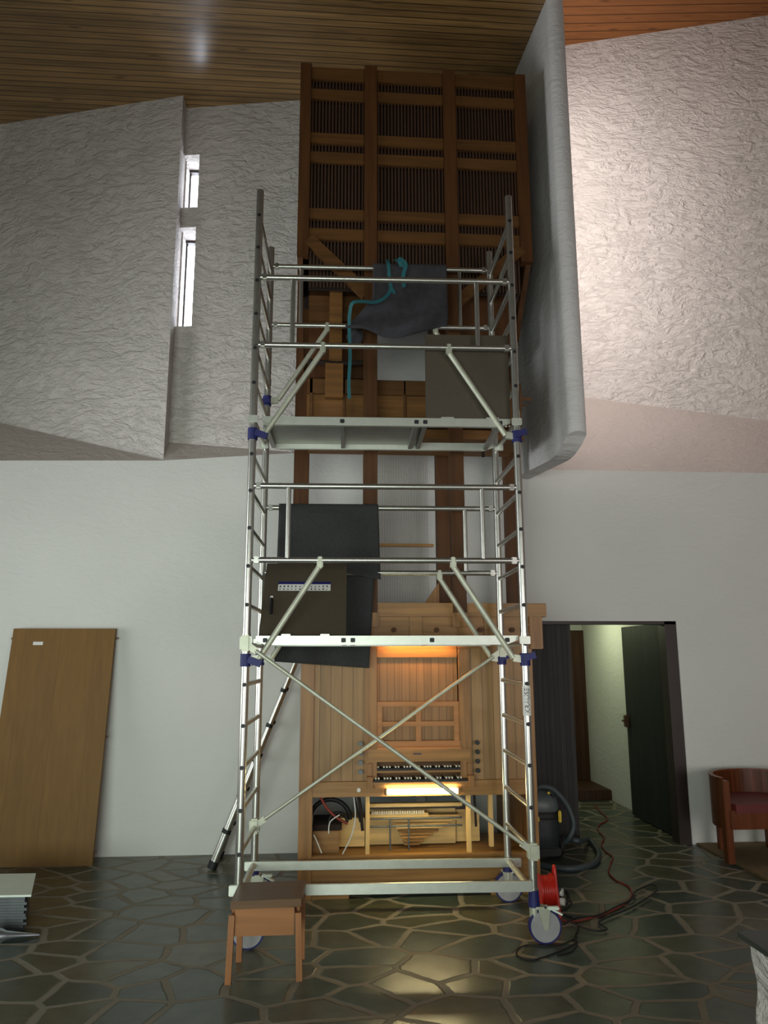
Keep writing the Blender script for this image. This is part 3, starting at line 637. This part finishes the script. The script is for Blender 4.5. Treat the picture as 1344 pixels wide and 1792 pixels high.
# castors
for u, v, du, dv in ((0, 0, .065, -.01), (UW, 0, .058, -.01), (0, VD, .045, .0), (UW, VD, .0, .01)):
    m_ = MB(); m_.tube([(u, v, .205), (u, v, .30)], .032, 16, radii=[.037, .03]); cs = m_.build('castor', 'blue', scf)
    cx, cv = u+du, v+dv
    m_ = MB(); m_.disc((cx, cv, .1), (0, 1, 0), .1, .034, 40); wl = m_.build('wheel', 'blue', scf); wl.parent = cs
    m_ = MB(); m_.disc((cx, cv, .1), (0, 1, 0), .088, .044, 40); m_.disc((cx, cv, .1), (0, 1, 0), .072, .05, 40); m_.disc((cx, cv, .1), (0, 1, 0), .02, .07, 20); wl = m_.build('wheel_hub', 'wheelgrey', scf); wl.parent = cs
    m_ = MB(); m_.tube([(u, v, .15), (u, v, .21)], .03, 14); m_.bar((u, v, .205), (cx, cv, .205), .07, .012)
    for s_ in (-1, 1): m_.prism([(cx-.045, cv+s_*.033, .205), (cx+.03, cv+s_*.033, .205), (cx+.014, cv+s_*.033, .085), (cx-.014, cv+s_*.033, .085)], (0, s_*.005, 0))
    wl = m_.build('fork', 'castplate', scf); wl.parent = cs
    m_ = MB(); m_.box((cx+.01, cv-.04, .195), (cx+.085, cv-.005, .213), .005); m_.bar((cx+.04, cv-.03, .2), (cx+.1, cv-.03, .17), .03, .01); wl = m_.build('brake_lever', 'white', scf); wl.parent = cs
# sticker with lettering up the right front upright
m_ = MB()
def half(z0_, z1_, r_):
    vs = []
    for k in range(13):
        a = math.pi+math.pi*k/12; vs += [(UW+r_*math.cos(a), r_*math.sin(a), z0_), (UW+r_*math.cos(a), r_*math.sin(a), z1_)]
    return vs
vs = half(1.33, 1.515, .0268); m_.add(vs, [(2*k, 2*k+2, 2*k+3, 2*k+1) for k in range(12)]); stk = m_.build('brand_sticker', 'paper', scf)
tcu = bpy.data.curves.new('lettering', 'FONT'); tcu.body = 'KRAUSE'; tcu.size = .046; tcu.extrude = .0006; tcu.align_x = 'CENTER'; tcu.align_y = 'CENTER'
to = bpy.data.objects.new('tmp', tcu); sc.collection.objects.link(to)
bpy.context.view_layer.update(); me = bpy.data.meshes.new_from_object(to.evaluated_get(bpy.context.evaluated_depsgraph_get()))
bpy.data.objects.remove(to); me.materials.clear(); me.materials.append(M['ink'])
for v_ in me.vertices:
    x_, y_ = v_.co.x*.95, v_.co.y
    a = -math.pi/2+y_/.0275
    v_.co = (UW+.0278*math.cos(a)*1.0, .0278*math.sin(a), 1.4225+x_)
# mirror so the word reads up the tube
for v_ in me.vertices: v_.co.x = UW-(v_.co.x-UW)
lo = bpy.data.objects.new('lettering', me); sc.collection.objects.link(lo); lo.parent = stk
# yellowish bracket on the right, outside (twist lock handle)
SB('lock_handle', 'brass', lambda m_: (m_.box((UW+.025, -.01, 3.36), (UW+.045, .01, 3.50), .004), m_.box((UW+.045, -.01, 3.43), (UW+.11, .01, 3.455), .004), m_.box((UW+.045, -.01, 3.39), (UW+.07, .01, 3.405), .003)))
SROT = Matrix.Translation(scf.location) @ Matrix.Rotation(SR, 4, 'Z')
def SW(u, v, z): return SROT @ Vector((u, v, z))

# ================================================================ CLOTHS ON THE SCAFFOLD
def cloth(name, mat, fn, nu, nv, th, label, cat):
    m_ = MB(); m_.grid(fn, nu, nv); base = Vector(fn(.5, 1)); o = m_.build(name, mat, shift=base)
    s_ = o.modifiers.new('thickness', 'SOLIDIFY'); s_.thickness = th; s_.offset = 0
    return tag(o, label, cat)
def drape(u_l, u_r, zrail, vrail, front, back):
    """path across the rail: front hem -> over the rail -> back hem; front/back give hem height at s"""
    def fn(s_, t_):
        r_ = .028; zf = front(s_); zb_ = back(s_); top = zrail
        if t_ < .42: k = t_/.42; z_ = zf+(top-zf)*k; v_ = vrail-r_
        elif t_ < .58: a = math.pi*(t_-.42)/.16; z_ = top+r_*math.sin(a); v_ = vrail-r_*math.cos(a)
        else: k = (t_-.58)/.42; z_ = top+(zb_-top)*k; v_ = vrail+r_
        return z_, v_
    return fn
fd = drape(0, 0, 2.82, VD, lambda s_: 2.40-.13*s_, lambda s_: 1.665-.05*s_)
def felt_fn(s_, t_):
    z_, v_ = fd(s_, t_)
    drop = (2.85-z_)
    if t_ <= .5: u_ = .115+(.872-.115)*s_+.03*drop*(s_)-.012*drop*(1-s_)
    else: u_ = .115+(.872-.115)*s_-.045*drop*s_-.01*drop
    v_ += (.012*math.sin(7*s_+3*t_)+.01*math.sin(15*s_)*drop)*(1 if drop > .06 else 0)+(0 if t_ < .5 else .0)
    return SW(u_, v_, z_)
cloth('felt_mat', 'felt', felt_fn, 40, 60, .006, 'stiff charcoal mat folded over the rear rail above the lower deck', 'mat')
fb = drape(0, 0, 4.82, VD, lambda s_: 4.24+.05*s_*0+.02*math.sin(9*s_), lambda s_: 4.5)
def blanket_fn(s_, t_):
    z_, v_ = fb(s_, t_); drop = max(0, 4.85-z_)
    u_ = .83+.60*s_
    if t_ < .5:
        k = max(0, drop-.33)/.28
        u_ = u_ - max(0, drop-.30)*(1-s_)*.75
        z_ += (-.04*math.sin(math.pi*s_)+.07*(s_ > .0)*s_**3)*min(1, k)
        v_ += -.018-.02*math.sin(11*s_+2*drop*6)*min(1, drop*3)-.03*math.sin(26*(drop-.3)+4*s_)*k-.03*k
    else: v_ += .02*math.sin(9*s_)*min(1, drop*3)
    return SW(u_, v_, z_)
cloth('blanket', 'blanket', blanket_fn, 48, 70, .006, 'crumpled dark grey blanket slung over the rear rail of the upper deck', 'blanket')
m_ = MB(); bun = []
def bunch(s_, t_):
    a = 2*math.pi*s_; rr = .075*math.sin(math.pi*min(.98, max(.02, t_)))**.6*(1+.12*math.sin(5*a+9*t_))
    return SW(.60+.09*1.0+rr*math.cos(a)*.9, VD+.06+rr*.35*math.sin(a), 4.33-.16*t_+.015*math.sin(3*a))
m_.grid(bunch, 20, 14); o = m_.build('cloth_bundle', 'blanket', shift=SW(.69, VD+.06, 4.17)); tag(o, 'small dark bunched cloth hanging behind the rail left of the crumpled blanket', 'cloth')
# teal lashing strap over the blanket, with its tail hanging down
m_ = MB()
def ribbon(pts, wd):
    pts = spline([SW(*p) for p in pts], 6); vs = []
    for i, p in enumerate(pts):
        t = (pts[min(i+1, len(pts)-1)]-pts[max(i-1, 0)]).normalized(); n_ = Vector((0, -1, 0)); a = t.cross(n_)
        a = a.normalized() if a.length > .01 else Vector((1, 0, 0)); vs += [p-a*wd/2, p+a*wd/2, p+a*wd/2+Vector((0, .003, 0)), p-a*wd/2+Vector((0, .003, 0))]
    k = len(pts); m_.add(vs, [(4*i+j, 4*i+(j+1) % 4, 4*i+4+(j+1) % 4, 4*i+4+j) for i in range(k-1) for j in range(4)])
vq = VD-.115
ribbon([(.94, VD-.05, 4.875), (.95, vq, 4.80), (.96, vq, 4.66), (.97, vq, 4.58), (.92, vq-.01, 4.50), (.84, vq-.03, 4.45), (.76, vq-.06, 4.44), (.67, vq-.08, 4.42), (.645, vq-.05, 4.36), (.64, vq-.0, 4.25), (.648, vq, 4.0), (.64, vq, 3.80), (.645, vq, 3.66)], .026)
ribbon([(1.0, VD-.04, 4.88), (1.03, vq, 4.83), (1.06, vq, 4.78), (1.04, vq-.01, 4.84), (1.09, vq, 4.80), (1.07, vq, 4.70), (1.075, vq, 4.60)], .03)
ribbon([(.97, vq-.006, 4.60), (1.0, vq-.006, 4.54)], .022)
o = m_.build('lashing_strap', 'teal', shift=SW(.645, vq, 3.66)); tag(o, 'teal lashing strap looped over the grey blanket with its tail hanging down', 'strap')

# ================================================================ LOOSE THINGS
# oak stool in front
st = thing('stool', 'small reddish wooden stool with darker flat top, in front of the scaffold', 'stool', (-.31, 4.6, 0))
m_ = MB(); m_.prism([(-.508, 4.435, .366), (-.13, 4.452, .366), (-.115, 4.80, .366), (-.50, 4.78, .366)], (0, 0, .04)); m_.build('seat', 'stool_top', st)
m_ = MB(); m_.box((-.485, 4.45, .225), (-.165, 4.468, .364), .003); m_.build('apron', 'stool', st)
m_ = MB(); m_.box((-.47, 4.73, .25), (-.16, 4.745, .364), .003); m_.build('apron', 'stool', st)
for x_ in (-.512, -.16):
    m_ = MB(); m_.box((x_+.004, 4.5, .27), (x_+.022, 4.7, .364), .003); m_.build('side_rail', 'stool_leg', st)
for (x_, y_, lean) in ((-.50, 4.44, -.008), (-.145, 4.455, .012), (-.485, 4.74, 0), (-.13, 4.755, .0)):
    m_ = MB(); m_.bar((x_+lean, y_, 0), (x_, y_+.01, .335), .032, .034, (0, 1, 0)); m_.build('leg', 'stool_leg', st)
# veneered panel leaning on the wall at left
pn = thing('wooden_panel', 'tall brown veneered wooden panel leaning against the white wall at left', 'panel', (-2.4, 6.86, 0))
TL, TR, BR, BL = Vector((-2.82, 7.08, 1.955)), Vector((-1.925, 7.08, 1.955)), Vector((-1.935, 6.865, 0)), Vector((-2.857, 6.865, 0))
m_ = MB(); m_.prism([BL, BR, TR, TL], (0, .042, 0)); m_.build('board', 'veneer', pn)
def PP(u_, v_): return BL.lerp(BR, u_).lerp(TL.lerp(TR, u_), v_)+Vector((0, -.0015, 0))
m_ = MB(); m_.prism([PP(.21, .925), PP(.305, .925), PP(.305, .94), PP(.21, .94)], (0, .001, 0)); m_.build('paper_label', 'paper', pn)
for u_, v_ in ((-.012, .955), (1.012, .955), (1.01, .52), (1.012, .05)):
    m_ = MB(); m_.tube([PP(u_-.008, v_)+Vector((0, .03, 0)), PP(u_+.012, v_)+Vector((0, .03, 0))], .008, 8); m_.build('hinge_pin', 'brass', pn)
# telescopic ladder leaning against the organ side
ld = thing('telescopic_ladder', 'aluminium telescopic ladder with black collars leaning between scaffold and organ', 'ladder', (-.9, 6.87, 0))
sa = [Vector((-.925, 6.66, .01)), Vector((-.265, 6.66, 1.70))]; sb_ = [Vector((-.925, 7.02, .01)), Vector((-.265, 7.02, 1.70))]
for A, B in (sa, sb_):
    secs = [0, .17, .335, .50, .665, .835, 1.0]
    for i in range(6):
        m_ = MB(); m_.tube([A.lerp(B, secs[i]), A.lerp(B, secs[i+1])], .034-.003*i, 14); m_.build('stile_section', 'alu', ld)
        m_ = MB(); p_ = A.lerp(B, secs[i+1]); t = (B-A).normalized(); m_.tube([p_-t*.02, p_+t*.012], .038-.003*i, 14); m_.build('collar', 'red' if i == 5 else 'black', ld)
    m_ = MB(); t = (B-A).normalized(); m_.tube([A-t*.0, A+t*.06], .04, 14); m_.build('foot', 'black', ld)
for s_ in (.17, .335, .50, .665, .835, .985):
    m_ = MB(); m_.tube([sa[0].lerp(sa[1], s_-.015), sb_[0].lerp(sb_[1], s_-.015)], .02, 10); m_.build('rung', 'alu', ld)
# wooden tub chair at right
ch = thing('tub_chair', 'red-brown wooden tub chair with curved slatted back beside the doorway wall', 'chair', (3.75, 6.7, .02))
cx, cy, rr = 3.745, 6.53, .44
def arc(a0, a1, z0_, z1_, r_, th, n=24):
    m_ = MB(); vs = []
    for k in range(n+1):
        a = a0+(a1-a0)*k/n; c, s_ = math.cos(a), math.sin(a)
        for q, z_ in ((r_, z0_), (r_+th, z0_), (r_+th, z1_), (r_, z1_)): vs.append((cx+q*c, cy+q*s_, z_))
    m_.add(vs, [(4*k+j, 4*k+(j+1) % 4, 4*k+4+(j+1) % 4, 4*k+4+j) for k in range(n) for j in range(4)]+[(0,1,2,3), tuple(4*n+j for j in (3,2,1,0))])
    return m_
arc(R(-10), R(190), .28, .68, .41, .03, 36).build('back_shell', 'chairwood', ch)
arc(R(-10), R(190), .676, .69, .405, .04, 36).build('top_rim', 'chairwood_plain', ch)
m_ = MB(); m_.prism([(cx+.40*math.cos(a), cy+.40*math.sin(a), .42) for a in [R(-25+230*k/24) for k in range(25)]], (0, 0, .07)); m_.build('cushion', 'leather', ch)
m_ = MB(); m_.box((cx-.41, cy-.16, .29), (cx+.41, cy-.13, .44), .004); m_.build('apron', 'chairwood_plain', ch)
for a in (R(193), R(-13)):
    px_, py_ = cx+.43*math.cos(a), cy+.43*math.sin(a)
    m_ = MB(); m_.box((px_-.03, py_-.05, .02), (px_+.03, py_+.03, .672), .006); m_.build('leg', 'chairwood_plain', ch)
for a in (R(122), R(58)):
    px_, py_ = cx+.42*math.cos(a), cy+.42*math.sin(a)
    m_ = MB(); m_.box((px_-.05, py_-.025, .02), (px_+.05, py_+.025, .34), .005); m_.build('leg', 'chairwood_plain', ch)
# carpet
m_ = MB(); m_.box((3.38, 3.6, 0), (7.9, 7.13, .018), .006); o = m_.build('carpet', 'carpet', shift=(5.6, 5.4, 0)); tag(o, 'brown short-pile carpet laid on the slate under the tub chair', 'carpet')
# white rough pedestal with slate slab
pd = thing('stone_pedestal', 'rough white plastered block with dark slate top at lower right corner', 'pedestal', (2.1, 1.8, 0))
m_ = MB()
def pedf(u_, v_):
    y_ = 1.0+1.43*u_; z_ = .832*v_; return Vector((1.303+.004*math.sin(9*u_+13*v_)+(.005*math.sin(31*v_)), y_, z_))
m_.grid(pedf, 30, 24); m_.add([pedf(1, k/24) for k in range(25)]+[(3.0, 2.43, .832), (3.0, 2.43, 0)], [tuple(range(27))]); m_.box((1.34, 1.0, 0), (3.0, 2.42, .81))
m_.build('block', 'plaster_rough', pd)
m_ = MB(); m_.prism([(1.293, .9, .833), (1.293, 2.49, .833), (3.1, 2.53, .833), (3.1, .9, .833)], (0, 0, .017)); m_.build('slab', 'slab', pd)
# stack at the left edge: flat grey pipes with a white board on top
bd = MB(); bd.prism([(-2.6, 5.34, .205), (-1.865, 5.32, .205), (-2.02, 5.82, .205), (-2.7, 5.84, .205)], (0, 0, .012)); o = bd.build('white_board', 'white', shift=(-2.2, 5.6, .205)); tag(o, 'white board lying on the stack of grey metal strips at left edge', 'board')
for i in range(12):
    rj = random.uniform(-.025, .012); m_ = MB(); z_ = .001+i*.017
    m_.prism([(-2.62, 5.35, z_), (-1.885+rj, 5.335, z_), (-2.03+rj, 5.78, z_), (-2.65, 5.80, z_)], (0, 0, .0155))
    o = m_.build('metal_strip', 'pipedull', shift=(-2.25, 5.6, z_)); tag(o, 'flat grey metal strip, %s in the low stack under the white board' % ['bottommost', 'second from the floor', 'third from the floor', 'fourth from the floor', 'fifth from the floor', 'sixth from the floor', 'sixth from the top', 'fifth from the top', 'fourth from the top', 'third from the top', 'second from the top', 'topmost'][i], 'metal strip', 'grey strips stacked under the white board')
p0, p1 = atZ(-40, 1655), atZ(69, 1640)
m_ = MB(); a, b_ = p0+Vector((0, 0, .05)), p1+Vector((0, 0, .012)); m_.tube([a, a.lerp(b_, .35), a.lerp(b_, .45), b_], .03, 18, radii=[.045, .045, .03, .006]); o = m_.build('organ_pipe', 'pipemetal', shift=p0); tag(o, 'shiny tin organ pipe with pointed foot lying on the floor at left edge', 'organ pipe')
# vacuum cleaner
vc = thing('vacuum_cleaner', 'dark grey wet and dry vacuum cleaner with yellow clips beside the organ', 'vacuum cleaner', (1.87, 6.85, 0))
vx, vy = 1.85, 6.88
def vbody(prof, mat, name, sx=1, ox=0):
    m_ = MB(); vs = []; n_ = 28
    for r_, z_ in prof:
        for j in range(n_):
            a = 2*math.pi*j/n_; c, s_ = math.cos(a), math.sin(a); e = (abs(c)**3.2+abs(s_)**3.2)**(-1/3.2)
            vs.append((vx+ox+r_*e*c*sx, vy+r_*e*s_, z_))
    m_.smooth = True; k = len(prof)
    m_.add(vs, [(i*n_+j, i*n_+(j+1) % n_, (i+1)*n_+(j+1) % n_, (i+1)*n_+j) for i in range(k-1) for j in range(n_)]); m_.smooth = False
    m_.add(vs[-n_:], [tuple(range(n_))]); m_.add(vs[:n_], [tuple(range(n_))]); return m_.build(name, mat, vc)
vbody([(.15, .04), (.165, .06), (.17, .2), (.175, .33)], 'vac', 'container')
vbody([(.182, .325), (.186, .345), (.182, .365), (.17, .385)], 'black', 'seam_ring')
vbody([(.165, .38), (.172, .42), (.155, .49), (.12, .535), (.05, .55)], 'vac2', 'motor_head')
m_ = MB(); m_.tube(spline([(vx-.12, vy-.12, .50), (vx-.06, vy-.13, .575), (vx+.06, vy-.13, .575), (vx+.12, vy-.12, .50)]), .018, 10); m_.build('handle', 'vac', vc)
for a, b_ in (((vx-.115, vy-.19, .315), (vx-.03, vy-.172, .36)), ((vx+.135, vy-.18, .30), (vx+.16, vy-.15, .40)), ((vx+.05, vy-.155, .53), (vx+.08, vy-.13, .55))):
    m_ = MB(); m_.box(a, b_, .008); m_.build('clip', 'yellow', vc)
m_ = MB(); m_.disc((vx+.15, vy-.06, .085), (1, .25, 0), .085, .03, 26); m_.build('wheel', 'black', vc)
m_ = MB(); m_.disc((vx-.14, vy-.12, .05), (1, .25, 0), .05, .03, 20); m_.build('wheel', 'black', vc)
m_ = MB(); m_.box((vx-.16, vy-.17, .03), (vx+.15, vy-.12, .1), .01); m_.build('chassis', 'black', vc)
hp = [(vx-.05, vy-.10, .50), (vx-.02, vy-.14, .585), (vx+.10, vy-.14, .57), (vx+.22, vy-.14, .44), (vx+.27, vy-.15, .28), (vx+.22, vy-.14, .16), (vx+.17, vy-.05, .10), (vx+.24, vy+.0, .13), (vx+.33, vy-.08, .13)]
hp += [tuple(atZ(1030, 1470, .03)), tuple(atZ(1047, 1492, .022)), tuple(atZ(1040, 1510, .022)), tuple(atZ(1005, 1520, .022)), tuple(atZ(965, 1517, .022)), tuple(atZ(930, 1512, .022))]
m_ = MB(); sp_ = spline(hp, 14); m_.tube(sp_, .024, 12, radii=[.0225 if i % 2 else .0255 for i in range(len(sp_))]); m_.build('hose', 'hose', vc)
# cable reel
rl = thing('cable_reel', 'red cable reel with black hub standing behind the right scaffold wheel', 'cable reel', (1.56, 5.38, 0))
rx, ry = 1.475, 5.36
m_ = MB(); m_.disc((rx+.045, ry, .155), (1, 0, 0), .105, .012, 30); m_.disc((rx-.045, ry, .155), (1, 0, 0), .105, .012, 30); m_.build('flange', 'red', rl)
m_ = MB()
for k in range(6): m_.tube([(rx-.035+k*.014+.0*math.cos(a), ry+.085*math.cos(a), .155+.085*math.sin(a)) for a in [2*math.pi*j/20 for j in range(21)]], .011, 8)
m_.disc((rx, ry, .155), (1, 0, 0), .08, .085, 24); m_.build('wound_cable', 'red', rl)
m_ = MB(); m_.tube(spline([(rx+.065, ry-.1, .012), (rx+.065, ry-.05, .16), (rx+.065, ry, .31), (rx+.065, ry+.05, .16), (rx+.065, ry+.1, .012)]), .01, 8)
m_.tube([(rx-.075, ry-.1, .012), (rx+.065, ry-.1, .012)], .01, 8); m_.tube([(rx-.075, ry+.1, .012), (rx+.065, ry+.1, .012)], .01, 8); m_.build('stand', 'red', rl)
m_ = MB(); m_.disc((rx+.08, ry, .155), (1, 0, 0), .05, .03, 20); m_.build('hub', 'black', rl)
for y_, z_ in ((ry-.06, .10), (ry-.03, .15)):
    m_ = MB(); m_.disc((rx+.095, y_, z_), (1, -.6, 0), .024, .03, 18); m_.build('plug', 'paper', rl)
def fl(pts, z=.008): return [atZ(x_, y_, z) for x_, y_ in pts]
m_ = MB(); m_.tube(spline(fl([(975, 1608), (1000, 1613), (1035, 1606), (1070, 1594), (1095, 1580), (1106, 1565), (1098, 1550), (1080, 1542), (1066, 1528), (1068, 1512), (1072, 1500), (1060, 1490), (1052, 1478), (1057, 1466), (1046, 1452), (1050, 1442), (1064, 1434), (1050, 1420), (1040, 1408)]), 8), .0068, 8)
o = m_.build('extension_cord', 'cord', shift=(1.8, 5.4, 0)); tag(o, 'orange-red extension cord winding from the reel towards the open doorway', 'cord')
m_ = MB(); m_.tube(spline(fl([(985, 1618), (1010, 1606), (1045, 1602), (1080, 1586), (1108, 1572), (1112, 1560), (1140, 1548), (1150, 1556), (1135, 1570), (1100, 1590), (1050, 1612), (1062, 1626), (1035, 1628), (1000, 1614)], .016), 8), .006, 8)
o = m_.build('power_cable', 'black', shift=(1.7, 5.3, 0)); tag(o, 'black power cable tangled around the orange-red extension cord', 'cable')
m_ = MB(); m_.tube(spline(fl([(1010, 1640), (985, 1652), (955, 1656), (925, 1654), (907, 1660), (905, 1672), (930, 1680), (965, 1670), (990, 1660), (1010, 1650), (1000, 1665), (975, 1672)], .005), 8), .004, 6)
o = m_.build('power_cable', 'black', shift=(1.3, 4.8, 0)); tag(o, 'thin black cable looped on the slate in front of the right front wheel', 'cable')
m_ = MB(); m_.tube(spline(fl([(982, 1570), (1000, 1578), (990, 1590), (975, 1598), (1000, 1605), (1012, 1622), (1005, 1640), (1010, 1648)], .006), 8), .005, 6)
m_.tube(spline([tuple(atZ(975, 1566, .10)), tuple(atZ(990, 1560, .09)), tuple(atZ(994, 1575, .05)), tuple(atZ(985, 1585, .01))]), .012, 8)
o = m_.build('power_cable', 'black', shift=(1.6, 5.3, 0)); tag(o, 'black cable bundle hanging from the hub of the red reel', 'cable')
# clean temporary markers
for o in bpy.data.objects:
    if 'world_parts' in o: del o['world_parts']
